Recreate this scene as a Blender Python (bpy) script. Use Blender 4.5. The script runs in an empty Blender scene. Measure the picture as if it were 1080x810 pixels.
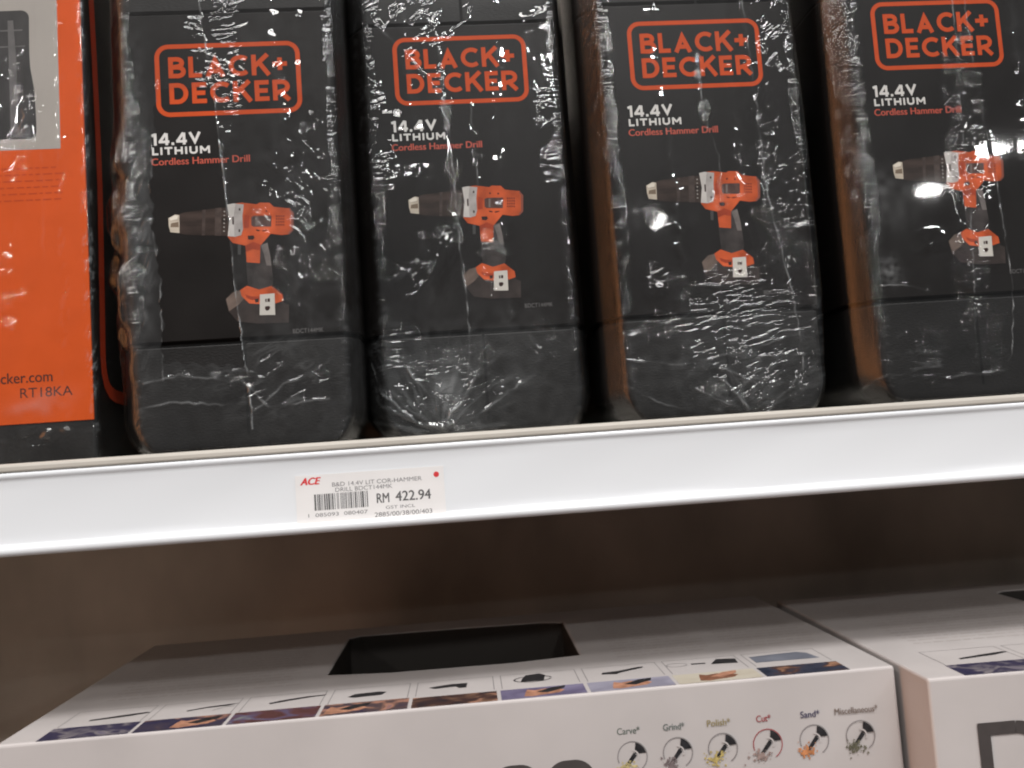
import bpy, bmesh, math, random
import numpy as np
from mathutils import Vector, Matrix
sc = bpy.context.scene
col = sc.collection
MM = 0.001
random.seed(7)

# ------------------------------------------------------------------ camera
cam_data = bpy.data.cameras.new('camera')
cam = bpy.data.objects.new('camera', cam_data)
col.objects.link(cam)
sc.camera = cam
yaw, pit, rol = math.radians(4.6), math.radians(4.2), math.radians(4.05)
F = Vector((math.sin(yaw) * math.cos(pit), math.cos(yaw) * math.cos(pit), math.sin(pit)))
R0 = Vector((math.cos(yaw), -math.sin(yaw), 0)); U0 = R0.cross(F)
Rv = math.cos(rol) * R0 - math.sin(rol) * U0
Uv = math.cos(rol) * U0 + math.sin(rol) * R0
m = Matrix((Rv, Uv, -F)).transposed().to_4x4()
m.translation = Vector((0, -0.385, 0))
cam.matrix_world = m
cam_data.sensor_width = 36; cam_data.lens = 30.0
cam_data.clip_start = 0.01; cam_data.clip_end = 60
cam_data.dof.use_dof = True; cam_data.dof.focus_distance = 0.405; cam_data.dof.aperture_fstop = 11

# ------------------------------------------------------------------ world: dim shop surroundings
world = bpy.data.worlds.new('World'); sc.world = world; world.use_nodes = True
def build_world():
    nt = world.node_tree; N = nt.nodes; Lk = nt.links
    bg = N['Background']
    tc = N.new('ShaderNodeTexCoord')
    sep = N.new('ShaderNodeSeparateXYZ'); Lk.new(tc.outputs['Generated'], sep.inputs[0])
    mp = N.new('ShaderNodeMapping'); mp.inputs['Scale'].default_value = (5, 5, 2.2); Lk.new(tc.outputs['Generated'], mp.inputs['Vector'])
    no = N.new('ShaderNodeTexNoise'); no.inputs['Scale'].default_value = 1.3; no.inputs['Detail'].default_value = 3; Lk.new(mp.outputs[0], no.inputs['Vector'])
    # warm goods down the aisle to the left, cooler and darker to the right
    rx = N.new('ShaderNodeMapRange'); rx.inputs['From Min'].default_value = -1.0; rx.inputs['From Max'].default_value = -0.68
    rx.inputs['To Min'].default_value = 1.0; rx.inputs['To Max'].default_value = 0.0; Lk.new(sep.outputs['X'], rx.inputs['Value'])
    mixc = N.new('ShaderNodeMix'); mixc.data_type = 'RGBA'
    mixc.inputs['A'].default_value = (0.075, 0.078, 0.082, 1); mixc.inputs['B'].default_value = (2.4, 0.95, 0.34, 1)
    Lk.new(rx.outputs[0], mixc.inputs['Factor'])
    rp = N.new('ShaderNodeMapRange'); rp.inputs['From Min'].default_value = 0.36; rp.inputs['From Max'].default_value = 0.66
    rp.inputs['To Min'].default_value = 0.25; rp.inputs['To Max'].default_value = 1.75; Lk.new(no.outputs['Fac'], rp.inputs['Value'])
    mul = N.new('ShaderNodeMix'); mul.data_type = 'RGBA'; mul.blend_type = 'MULTIPLY'; mul.inputs['Factor'].default_value = 1
    Lk.new(mixc.outputs['Result'], mul.inputs['A']); Lk.new(rp.outputs[0], mul.inputs['B'])
    Lk.new(mul.outputs['Result'], bg.inputs['Color'])
    bg.inputs['Strength'].default_value = WORLD
WORLD = 0.85
build_world()

# ------------------------------------------------------------------ ceiling lamps of the shop and an added fill pair
def lamp(x, y, z, sx, sy, power, colr, aim=(0, 0, 0)):
    d = bpy.data.lights.new('ceiling_lamp', 'AREA'); d.shape = 'RECTANGLE'; d.size = sx; d.size_y = sy
    d.energy = power; d.color = colr
    o = bpy.data.objects.new('ceiling_lamp', d); col.objects.link(o)
    o.location = (x, y, z)
    o.rotation_euler = (Vector(aim) - Vector((x, y, z))).to_track_quat('-Z', 'Y').to_euler()
    return o
lamp(0.15, -1.25, 2.05, 1.2, 0.34, 52, (1.0, 0.98, 0.965))
lamp(-0.55, -2.75, 2.15, 1.2, 0.26, 24, (1.0, 0.98, 0.96), (-0.55, -2.4, 0))
lamp(1.15, -2.7, 2.15, 1.2, 0.26, 24, (1.0, 0.98, 0.96), (1.15, -2.4, 0))
lamp(-0.9, -1.9, 2.1, 1.2, 0.2, 12, (1.0, 0.98, 0.96), (-0.9, -1.7, 0))
lamp(0.9, -1.95, 2.1, 1.2, 0.2, 12, (1.0, 0.98, 0.96), (0.9, -1.7, 0))
lamp(-2.1, -1.1, 2.1, 1.2, 0.26, 32, (1.0, 0.95, 0.9), (-1.8, -1.0, 0))
lamp(2.3, -1.2, 2.1, 1.2, 0.26, 32, (0.97, 0.98, 1.0), (2.0, -1.1, 0))

def downlight(x, y, z, power=24):
    o = lamp(x, y, z, .30, .30, power, (1.0, 0.985, 0.97), (x, y, 0)); o.data.shape = 'DISK'; o.name = 'downlight_or_fill'
for p in ((-.17, -5.75, 2.2), (2.3, -7.6, 2.2), (4.7, -6.3, 2.2), (4.85, -7.4, 2.2)): downlight(*p)
downlight(-3.1, -4.2, 2.2, 66); downlight(.86, -4.2, 2.2, 66)  # added fill pair, lightens the carton tops under the shelf

vs = sc.view_settings
vs.view_transform = 'Standard'; vs.look = 'None'; vs.exposure = -0.2; vs.gamma = 1.0; vs.use_curve_mapping = False
sc.render.engine = 'CYCLES'
sc.cycles.use_denoising = True
sc.cycles.filter_width = 2.0
sc.cycles.caustics_reflective = False; sc.cycles.caustics_refractive = False
sc.cycles.max_bounces = 8; sc.cycles.transparent_max_bounces = 12
sc.cycles.sample_clamp_indirect = 4

# ------------------------------------------------------------------ materials
MATS = {}
def srgb(*c): return tuple((v / 255 / 12.92) if v / 255 <= .04045 else ((v / 255 + .055) / 1.055) ** 2.4 for v in c) + (1,)
def mat(name, c, rough=0.5, spec=0.5, metal=0.0, var=0.0, vscale=60, bump=0.0, bscale=800, coat=0.0, stretch=(1, 1, 1), emit=None):
    if name in MATS: return MATS[name]
    ma = bpy.data.materials.new(name); ma.use_nodes = True; MATS[name] = ma
    nt = ma.node_tree; N = nt.nodes; Lk = nt.links
    p = N['Principled BSDF']
    if len(c) == 3: c = tuple(c) + (1,)
    p.inputs['Base Color'].default_value = c; p.inputs['Roughness'].default_value = rough
    p.inputs['Specular IOR Level'].default_value = spec; p.inputs['Metallic'].default_value = metal
    p.inputs['Coat Weight'].default_value = coat; p.inputs['Coat Roughness'].default_value = 0.08
    tc = N.new('ShaderNodeTexCoord')
    mp = N.new('ShaderNodeMapping'); mp.inputs['Scale'].default_value = stretch; Lk.new(tc.outputs['Object'], mp.inputs['Vector'])
    if var:
        no = N.new('ShaderNodeTexNoise'); no.inputs['Scale'].default_value = vscale; no.inputs['Detail'].default_value = 4
        Lk.new(mp.outputs[0], no.inputs['Vector'])
        r = N.new('ShaderNodeMapRange'); r.inputs['From Min'].default_value = .3; r.inputs['From Max'].default_value = .7
        r.inputs['To Min'].default_value = 1 - var; r.inputs['To Max'].default_value = 1 + var; Lk.new(no.outputs['Fac'], r.inputs['Value'])
        mx = N.new('ShaderNodeMix'); mx.data_type = 'RGBA'; mx.blend_type = 'MULTIPLY'; mx.inputs['Factor'].default_value = 1
        mx.inputs['A'].default_value = c; Lk.new(r.outputs[0], mx.inputs['B']); Lk.new(mx.outputs['Result'], p.inputs['Base Color'])
        r2 = N.new('ShaderNodeMapRange'); r2.inputs['To Min'].default_value = max(0.02, rough - .12); r2.inputs['To Max'].default_value = min(1, rough + .12)
        Lk.new(no.outputs['Fac'], r2.inputs['Value']); Lk.new(r2.outputs[0], p.inputs['Roughness'])
    if bump:
        nb = N.new('ShaderNodeTexNoise'); nb.inputs['Scale'].default_value = bscale; nb.inputs['Detail'].default_value = 2
        Lk.new(mp.outputs[0], nb.inputs['Vector'])
        b = N.new('ShaderNodeBump'); b.inputs['Strength'].default_value = bump; b.inputs['Distance'].default_value = 0.0004
        Lk.new(nb.outputs['Fac'], b.inputs['Height']); Lk.new(b.outputs[0], p.inputs['Normal'])
    return ma

def film_material():
    ma = bpy.data.materials.new('clear_film'); ma.use_nodes = True
    nt = ma.node_tree; N = nt.nodes; Lk = nt.links
    for n in list(N): N.remove(n)
    out = N.new('ShaderNodeOutputMaterial')
    tc = N.new('ShaderNodeTexCoord')
    hz = N.new('ShaderNodeAttribute'); hz.attribute_name = 'milky'
    cr = N.new('ShaderNodeAttribute'); cr.attribute_name = 'crinkle'
    n1 = N.new('ShaderNodeTexNoise'); n1.inputs['Scale'].default_value = 1150; n1.inputs['Detail'].default_value = 3; n1.inputs['Roughness'].default_value = .6
    Lk.new(tc.outputs['Object'], n1.inputs['Vector'])
    bmp = N.new('ShaderNodeBump'); bmp.inputs['Distance'].default_value = 0.0014
    Lk.new(n1.outputs['Fac'], bmp.inputs['Height']); Lk.new(cr.outputs['Fac'], bmp.inputs['Strength'])
    fr = N.new('ShaderNodeFresnel'); Lk.new(bmp.outputs[0], fr.inputs['Normal'])
    geo = N.new('ShaderNodeNewGeometry'); io = N.new('ShaderNodeMix'); io.inputs['A'].default_value = 1.72; io.inputs['B'].default_value = 1 / 1.72   # a thin sheet reflects alike on both sides
    Lk.new(geo.outputs['Backfacing'], io.inputs['Factor']); Lk.new(io.outputs['Result'], fr.inputs['IOR'])
    gl = N.new('ShaderNodeBsdfGlossy'); gl.inputs['Roughness'].default_value = 0.035; Lk.new(bmp.outputs[0], gl.inputs['Normal'])
    tr = N.new('ShaderNodeBsdfTransparent'); tr.inputs['Color'].default_value = (.995, .995, .99, 1)
    df = N.new('ShaderNodeBsdfDiffuse'); df.inputs['Color'].default_value = (.72, .75, .76, 1)
    n2 = N.new('ShaderNodeTexNoise'); n2.inputs['Scale'].default_value = 45; n2.inputs['Detail'].default_value = 5
    Lk.new(tc.outputs['Object'], n2.inputs['Vector'])
    r = N.new('ShaderNodeMapRange'); r.inputs['From Min'].default_value = .3; r.inputs['From Max'].default_value = .7; r.inputs['To Min'].default_value = .6; r.inputs['To Max'].default_value = 1.4
    Lk.new(n2.outputs['Fac'], r.inputs['Value'])
    mu = N.new('ShaderNodeMath'); mu.operation = 'MULTIPLY'; mu.use_clamp = True
    Lk.new(hz.outputs['Fac'], mu.inputs[0]); Lk.new(r.outputs[0], mu.inputs[1])
    m1 = N.new('ShaderNodeMixShader'); Lk.new(mu.outputs[0], m1.inputs[0]); Lk.new(tr.outputs[0], m1.inputs[1]); Lk.new(df.outputs[0], m1.inputs[2])
    m2 = N.new('ShaderNodeMixShader'); Lk.new(fr.outputs[0], m2.inputs[0]); Lk.new(m1.outputs[0], m2.inputs[1]); Lk.new(gl.outputs[0], m2.inputs[2])
    Lk.new(m2.outputs[0], out.inputs['Surface'])
    return ma
FILM = film_material()

BLACK_PLASTIC = mat('black_textured_plastic', (.0085, .008, .0078), .5, .25, var=.2, vscale=40, bump=.35, bscale=1100, stretch=(.55, 1, 1.3))
SLEEVE = mat('dark_sleeve_card', (.0075, .0063, .0058), .40, .16, var=.12, vscale=30, bump=.08, bscale=1500)
SEAM = mat('seam_shadow_gap', (.004, .004, .004), .7, .2)  # flat strips: shade of the lid joint put into the colour
ORANGE_INK = mat('orange_ink', (.47, .062, .012), .5, .12, var=.06, vscale=200)
WHITE_INK = mat('white_ink', (.56, .55, .53), .5, .4)
GREY_INK = mat('grey_ink', (.105, .10, .10), .5, .4)
RED_INK = mat('dull_orange_ink', (.42, .06, .03), .5, .4)
PIC = {
    'dark': mat('print_chuck_dark', (.034, .023, .019), .5, .15, var=.5, vscale=260, stretch=(.2, 1, 1)),
    'ring': mat('print_chuck_ring', (.052, .038, .033), .5, .15, var=.4, vscale=260),
    'metal': mat('print_chuck_nose', (.43, .38, .31), .5, .15, var=.3, vscale=300, stretch=(.2, 1, 1)),
    'metal_dark': mat('print_chuck_nose_dark', (.16, .12, .085), .5, .15),
    'metal_light': mat('print_chuck_nose_light', (.62, .58, .5), .5, .15),
    'handle': mat('print_grip_dark', (.040, .034, .033), .5, .15, var=.4, vscale=150),
    'handle_light': mat('print_grip_grey', (.13, .115, .11), .5, .15, var=.3, vscale=200),
    'post': mat('print_lever_grey', (.05, .05, .05), .5, .15),
    'orange': mat('print_body_orange', (.47, .082, .024), .5, .12, var=.3, vscale=110),
    'orange_dark': mat('print_body_shadow_tone', (.28, .04, .014), .5, .12, var=.2, vscale=150),
    'window': mat('print_label_brown', (.07, .038, .032), .5, .15, var=.4, vscale=300, stretch=(1, 1, .3)),
    'window_edge': mat('print_label_grey', (.15, .12, .11), .5, .15),
    'cap': mat('print_body_end', (.2, .06, .04), .5, .15),
    'mark': mat('print_mark_dark', (.03, .012, .01), .5, .15),
    'silver': mat('print_collar_grey', (.33, .31, .30), .5, .15, var=.2, vscale=200),
    'silver_light': mat('print_collar_light', (.47, .45, .43), .5, .15, var=.1, vscale=200),
    'battery': mat('print_battery_dark', (.030, .023, .021), .5, .15, var=.4, vscale=120),
    'battery_light': mat('print_battery_foot', (.12, .09, .075), .5, .15, var=.35, vscale=140),
    'sticker': mat('print_sticker', (.52, .5, .46), .5, .15),
    'vent': mat('print_vent', (.13, .025, .015), .5, .15),
    'tick': mat('print_scale_tick', (.3, .28, .26), .5, .15),
}

# ------------------------------------------------------------------ mesh helpers (all coordinates in millimetres)
class MB:
    def __init__(s): s.v = []; s.f = []; s.mi = []; s.mats = []
    def mid(s, ma):
        if ma not in s.mats: s.mats.append(ma)
        return s.mats.index(ma)
    def add(s, verts, faces, ma):
        k = len(s.v); i = s.mid(ma)
        s.v += [tuple(p) for p in verts]
        for f in faces: s.f.append(tuple(a + k for a in f)); s.mi.append(i)
    def box(s, x0, x1, y0, y1, z0, z1, ma):
        v = [(x, y, z) for z in (z0, z1) for y in (y0, y1) for x in (x0, x1)]
        s.add(v, [(0, 2, 3, 1), (4, 5, 7, 6), (0, 1, 5, 4), (2, 6, 7, 3), (0, 4, 6, 2), (1, 3, 7, 5)], ma)
    def build(s, name, parent=None, loc=(0, 0, 0), smooth=False, bevel=0, rotz=0):
        me = bpy.data.meshes.new(name)
        me.from_pydata([(a * MM, b * MM, c * MM) for a, b, c in s.v], [], s.f)
        for ma in s.mats: me.materials.append(ma)
        me.polygons.foreach_set('material_index', s.mi)
        if smooth: me.polygons.foreach_set('use_smooth', [True] * len(s.f))
        me.validate(); me.update()
        o = bpy.data.objects.new(name, me); col.objects.link(o)
        o.location = [c * MM for c in loc]; o.rotation_euler[2] = rotz
        if parent: o.parent = parent
        if bevel:
            b = o.modifiers.new('bevel', 'BEVEL'); b.width = bevel * MM; b.segments = 3; b.limit_method = 'ANGLE'
            for pl in me.polygons: pl.use_smooth = True
            w = o.modifiers.new('wn', 'WEIGHTED_NORMAL'); w.keep_sharp = False
        return o
def empty(name, loc, label, cat, group=None, rotz=0):
    o = bpy.data.objects.new(name, None); col.objects.link(o)
    o.empty_display_size = .02
    o.location = [c * MM for c in loc]; o.rotation_euler[2] = rotz
    o['label'] = label; o['category'] = cat
    if group: o['group'] = group
    return o

# flat print: (u, v) on a face -> xyz through a mapping function
def on_front(y=0.0): return lambda u, v, d: (u, y - d, v)
_tc = {}
def text_geo(body, bold=0.0):
    k = body
    if k in _tc: return _tc[k]
    c = bpy.data.curves.new('t', 'FONT'); c.body = body; c.size = 1; c.resolution_u = 5
    o = bpy.data.objects.new('t', c); col.objects.link(o)
    dg = bpy.context.evaluated_depsgraph_get(); ev = o.evaluated_get(dg); me = ev.to_mesh()
    v = np.array([(p.co.x, p.co.y) for p in me.vertices]); f = [tuple(p.vertices) for p in me.polygons]
    ev.to_mesh_clear(); bpy.data.objects.remove(o); bpy.data.curves.remove(c)
    v = (v - v.min(0)) / (v.max(0) - v.min(0))
    _tc[k] = (v, f); return _tc[k]
def put_text(mb, body, u0, u1, v0, v1, ma, fn, d=.1, bold=0.0, slant=0.0):
    v, f = text_geo(body, bold)
    e = bold * (v1 - v0) * 2.0
    for k, (eu, ev) in enumerate(((-e, 0), (e, 0), (0, e * .6)) if bold else ((0, 0),)):   # heavier strokes: struck more than once
        mb.add([fn(u0 + a * (u1 - u0) + slant * b * (v1 - v0) + eu, v0 + b * (v1 - v0) + ev, d + .012 * k) for a, b in v], f, ma)
def put_poly(mb, pts, ma, fn, d=.1):
    mb.add([fn(u, v, d) for u, v in pts], [tuple(range(len(pts)))], ma)
def ribbon(mb, pts, w, ma, fn, d=.1, closed=False):
    pts = [p for i, p in enumerate(pts) if i == 0 or abs(p[0] - pts[i - 1][0]) + abs(p[1] - pts[i - 1][1]) > 1e-4]
    P = np.array(pts, float); n = len(P); L = []; Rr = []
    for i in range(n):
        if closed: a, b = P[(i - 1) % n], P[(i + 1) % n]
        else: a, b = P[max(i - 1, 0)], P[min(i + 1, n - 1)]
        d1 = P[i] - a; d2 = b - P[i]
        d1 = d1 / (np.linalg.norm(d1) or 1); d2 = d2 / (np.linalg.norm(d2) or 1)
        if not closed and i == 0: d1 = d2
        if not closed and i == n - 1: d2 = d1
        t = d1 + d2; t /= (np.linalg.norm(t) or 1); nn = np.array([-t[1], t[0]])
        k = 1 / max(.35, abs(nn @ np.array([-d1[1], d1[0]])))
        L.append(P[i] + nn * w / 2 * k); Rr.append(P[i] - nn * w / 2 * k)
    v = [fn(*p, d) for p in L] + [fn(*p, d) for p in Rr]
    m_ = n if closed else n - 1
    mb.add(v, [(i + n, (i + 1) % n + n, (i + 1) % n, i) for i in range(m_)], ma)
def arc(cx, cz, rx, rz, a0, a1, n=12):
    return [(cx + rx * math.cos(math.radians(a0 + (a1 - a0) * i / n)), cz + rz * math.sin(math.radians(a0 + (a1 - a0) * i / n))) for i in range(n + 1)]
def rrect(x0, x1, z0, z1, r, n=8):
    return arc(x1 - r, z0 + r, r, r, -90, 0, n) + arc(x1 - r, z1 - r, r, r, 0, 90, n) + arc(x0 + r, z1 - r, r, r, 90, 180, n) + arc(x0 + r, z0 + r, r, r, 180, 270, n)
def disc(mb, cx, cz, r, ma, fn, d=.1, n=20): put_poly(mb, arc(cx, cz, r, r, 0, 360 - 360 / n, n - 1), ma, fn, d)

# bold geometric capitals drawn as strokes; cap height 1, stroke w
def glyph(ch, w):
    h = w / 2; t = 1 - h
    if ch == 'B': return .70, [[(h, 0), (h, 1)], [(h, t), (.36, t)] + arc(.36, .75 - h / 2 + .02, .22, .25 - h / 2 - .02, 90, -90, 8) + [(h, .51)], [(h, .51), (.40, .51)] + arc(.40, .25 + h / 2, .24, .26 - h / 2, 90, -90, 8) + [(h, h)]]
    if ch == 'L': return .56, [[(h, 1), (h, h), (.56, h)]]
    if ch == 'A': return .86, [[(h, 0), (.43, 1 - h * 2.0), (.86 - h, 0)], [(.22, .28), (.64, .28)]]
    if ch == 'C': return .82, [arc(.5, .5, .5 - h, .5 - h, 48, 312, 24)]
    if ch == 'K': return .76, [[(h, 0), (h, 1)], [(h, .40), (.70, 1)], [(.34, .60), (.74, 0)]]
    if ch == 'D': return .80, [[(h, 0), (h, 1)], [(h, t), (.36, t)] + arc(.36, .5, .44 - h, .5 - h, 90, -90, 16) + [(h, h)]]
    if ch == 'E': return .62, [[(.61, t), (h, t), (h, h), (.62, h)], [(h, .5), (.56, .5)]]
    if ch == 'R': return .74, [[(h, 0), (h, 1)], [(h, t), (.40, t)] + arc(.40, .67, .24, .33 - h, 90, -90, 10) + [(h, .34)], [(.38, .36), (.70, 0)]]
    if ch == '+': return .62, [[(.31, .22), (.31, .82)], [(0, .52), (.62, .52)]]
    if ch == '1': return .34, [[(.24, 0), (.24, 1)], [(.0, .80), (.24, t)]]
    if ch == '4': return .72, [[(.54, 0), (.54, .98)], [(.50, .98), (.06, .26)], [(.0, .28), (.72, .28)]]
    if ch == '.': return .2, [[(0.01, h), (.19, h)]]
    if ch == 'V': return .84, [[(h * .9, 1), (.42, h * 2.0), (.84 - h * .9, 1)]]
    if ch == 'I': return w, [[(h, 0), (h, 1)]]
    if ch == 'T': return .70, [[(0, t), (.70, t)], [(.35, t), (.35, 0)]]
    if ch == 'H': return .76, [[(h, 0), (h, 1)], [(.76 - h, 0), (.76 - h, 1)], [(h, .5), (.76 - h, .5)]]
    if ch == 'U': return .76, [[(h, 1)] + arc(.38, .38, .38 - h, .38 - h, 180, 360, 12) + [(.76 - h, 1)]]
    if ch == 'M': return .92, [[(h, 0), (h, 1)], [(h, .96), (.46, .34)], [(.46, .34), (.92 - h, .96)], [(.92 - h, 1), (.92 - h, 0)]]
    if ch == 'O' or ch == '0': return .9, [arc(.45, .5, .45 - h, .5 - h, 0, 360, 28)]
    return .3, []
def stroke_text(mb, body, u0, u1, v0, v1, ma, fn, d=.1, w=.2, gap=.15):
    items = []; x = 0
    for ch in body:
        a, st = glyph(ch, w); items.append((x, st)); x += a + gap
    x -= gap; su = (u1 - u0) / x; sv = (v1 - v0); k = 0
    for ox, st in items:
        for s_ in st:
            k += 1
            ribbon(mb, [(u0 + (ox + a) * su, v0 + b * sv) for a, b in s_], w * (su + sv) / 2, ma, fn, d + .012 * (k % 4))
FINE = 0.42
DRILL = [["dark",[[-27.1,117.1],[-23.8,118.1],[-15.2,118.9],[-8.9,119.4],[-3.5,119.5],[-4.0,106.0],[-9.8,106.6],[-16.0,106.9],[-24.4,107.7],[-27.1,108.7]]],["ring",[[-15.8,118.8],[-14.4,118.9],[-15.2,106.9],[-16.6,107.0]]],["ring",[[-10.1,119.4],[-7.2,119.5],[-7.9,106.3],[-10.8,106.6]]],["metal",[[-31.2,115.7],[-28.1,117.3],[-26.2,116.9],[-26.5,108.6],[-30.5,109.2],[-31.1,111.8]]],["metal_dark",[[-30.1,113.3],[-26.7,113.8],[-26.7,111.3],[-30.4,111.5]]],["metal_light",[[-30.9,115.6],[-28.2,117.0],[-26.9,116.8],[-27.2,115.1],[-30.3,114.6]]],["handle",[[9.5,101.4],[12.6,102.1],[13.5,97.6],[14.0,92.1],[14.6,84.1],[13.6,80.8],[7.9,80.4],[3.0,82.2],[2.6,94.2],[8.8,92.7]]],["handle_light",[[9.7,100.9],[12.7,102.0],[13.8,95.2],[14.0,91.3],[11.8,91.4],[10.8,97.0]]],["post",[[-0.7,101.9],[0.8,101.9],[0.5,97.1],[-0.9,97.2]]],["orange",[[-2.6,121.0],[2.1,121.4],[8.7,120.3],[10.1,121.0],[14.5,120.7],[16.4,118.7],[23.7,117.6],[24.8,115.4],[24.2,107.3],[22.5,105.5],[19.2,105.3],[14.4,106.2],[9.5,100.9],[8.8,92.7],[3.0,93.4],[2.7,101.2],[-3.0,102.8],[-5.0,105.7]]],["orange_dark",[[2.7,101.2],[6.3,102.8],[9.5,101.4],[9.3,98.6],[6.1,99.4],[2.8,98.2]]],["orange_dark",[[2.9,115.7],[5.2,115.2],[4.8,109.5],[2.4,109.3]]],["window",[[6.0,114.4],[7.2,115.0],[15.2,114.8],[14.8,109.4],[6.8,109.8],[5.8,110.6]]],["window_edge",[[8.1,114.5],[9.0,114.4],[8.7,110.1],[7.8,110.2]]],["cap",[[23.7,117.4],[25.3,115.4],[24.7,107.3],[22.7,105.4],[22.2,106.0],[23.6,107.6],[24.1,115.3],[23.2,117.1]]],["mark",[[3.9,105.7],[6.6,105.8],[7.1,104.6],[6.1,103.7],[4.1,104.0]]],["mark",[[8.6,117.6],[9.4,117.6],[9.3,116.8],[8.6,116.8]]],["mark",[[12.6,117.3],[13.5,117.2],[13.4,116.4],[12.5,116.5]]],["mark",[[7.9,108.6],[9.8,108.0],[9.3,107.5],[7.9,107.9]]],["mark",[[10.6,108.0],[13.0,108.2],[12.9,107.7],[10.7,107.3]]],["silver",[[-4.6,120.7],[-1.8,121.2],[2.9,120.5],[2.0,114.9],[2.0,108.9],[1.1,106.2],[-1.7,105.5],[-5.0,106.0],[-3.9,113.6]]],["silver_light",[[-4.6,120.7],[-1.8,121.2],[-0.9,121.0],[-1.9,115.1],[-2.0,105.9],[-5.0,106.0],[-3.9,113.6]]],["mark",[[-2.6,115.0],[-1.9,114.9],[-2.0,111.2],[-2.7,111.4]]],["mark",[[0.6,118.8],[1.3,118.8],[1.3,117.7],[0.5,117.7]]],["mark",[[0.0,109.0],[0.8,108.9],[0.7,107.7],[-0.0,107.7]]],["battery",[[-6.2,77.8],[-0.6,80.8],[7.8,78.2],[18.3,77.6],[18.8,73.6],[21.1,72.5],[20.5,64.4],[6.8,64.7],[-2.4,66.2],[-5.9,70.9]]],["battery_light",[[-7.1,76.8],[-3.8,79.9],[-0.6,80.5],[1.6,77.3],[-1.5,74.0],[-6.0,71.2]]],["orange",[[-0.6,80.6],[2.6,82.5],[7.9,80.4],[13.6,81.8],[18.3,77.6],[18.6,74.7],[15.3,73.7],[7.5,73.7],[3.2,74.3],[-0.0,77.8]]],["orange_dark",[[1.6,78.5],[4.6,77.4],[8.5,77.2],[8.0,76.0],[4.5,75.7],[2.2,76.9]]],["mark",[[5.7,76.1],[7.6,76.3],[7.5,74.7],[6.0,74.5]]],["sticker",[[8.2,78.1],[14.8,78.3],[14.6,68.3],[7.6,68.6]]],["mark",[[10.4,75.8],[11.1,76.1],[11.1,74.5],[10.5,74.4]]],["mark",[[11.5,76.1],[12.6,76.0],[12.5,74.4],[11.4,74.5]]],["mark",[[10.3,72.5],[12.1,72.6],[12.6,71.8],[11.9,70.7],[10.8,70.4],[10.1,71.4]]],["vent",[[17.2,114.7],[17.8,114.6],[17.8,113.8],[17.1,113.9]]],["vent",[[17.1,113.3],[17.7,113.3],[17.7,112.5],[17.1,112.5]]],["vent",[[17.0,112.0],[17.6,111.9],[17.6,111.1],[17.0,111.2]]],["vent",[[16.9,110.6],[17.5,110.6],[17.5,109.8],[16.9,109.8]]],["vent",[[18.3,114.6],[18.9,114.6],[18.8,113.8],[18.2,113.8]]],["vent",[[18.2,113.3],[18.8,113.2],[18.7,112.4],[18.1,112.5]]],["vent",[[18.1,111.9],[18.7,111.9],[18.6,111.1],[18.0,111.1]]],["vent",[[18.0,110.6],[18.6,110.5],[18.5,109.7],[17.9,109.8]]],["vent",[[19.3,114.6],[19.9,114.5],[19.9,113.7],[19.3,113.8]]],["vent",[[19.2,113.2],[19.9,113.2],[19.8,112.4],[19.2,112.4]]],["vent",[[19.1,111.9],[19.8,111.8],[19.7,111.0],[19.1,111.1]]],["vent",[[19.0,110.5],[19.7,110.5],[19.6,109.7],[19.0,109.7]]],["vent",[[20.4,114.5],[21.0,114.5],[21.0,113.7],[20.3,113.7]]],["vent",[[20.3,113.2],[20.9,113.1],[20.9,112.3],[20.2,112.4]]],["vent",[[20.2,111.8],[20.8,111.8],[20.8,111.0],[20.1,111.0]]],["vent",[[20.1,110.4],[20.7,110.4],[20.7,109.6],[20.0,109.7]]],["tick",[[-6.2,117.9],[-5.6,117.8],[-5.6,117.2],[-6.3,117.3]]],["tick",[[-6.3,116.0],[-5.7,115.9],[-5.8,115.4],[-6.4,115.5]]],["tick",[[-6.5,114.2],[-5.8,114.1],[-5.9,113.5],[-6.5,113.7]]],["tick",[[-6.6,112.4],[-6.0,112.3],[-6.0,111.7],[-6.6,111.8]]],["tick",[[-6.7,110.6],[-6.1,110.5],[-6.1,109.9],[-6.7,110.0]]],["tick",[[-6.8,108.7],[-6.2,108.6],[-6.2,108.1],[-6.9,108.2]]]]
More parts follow.
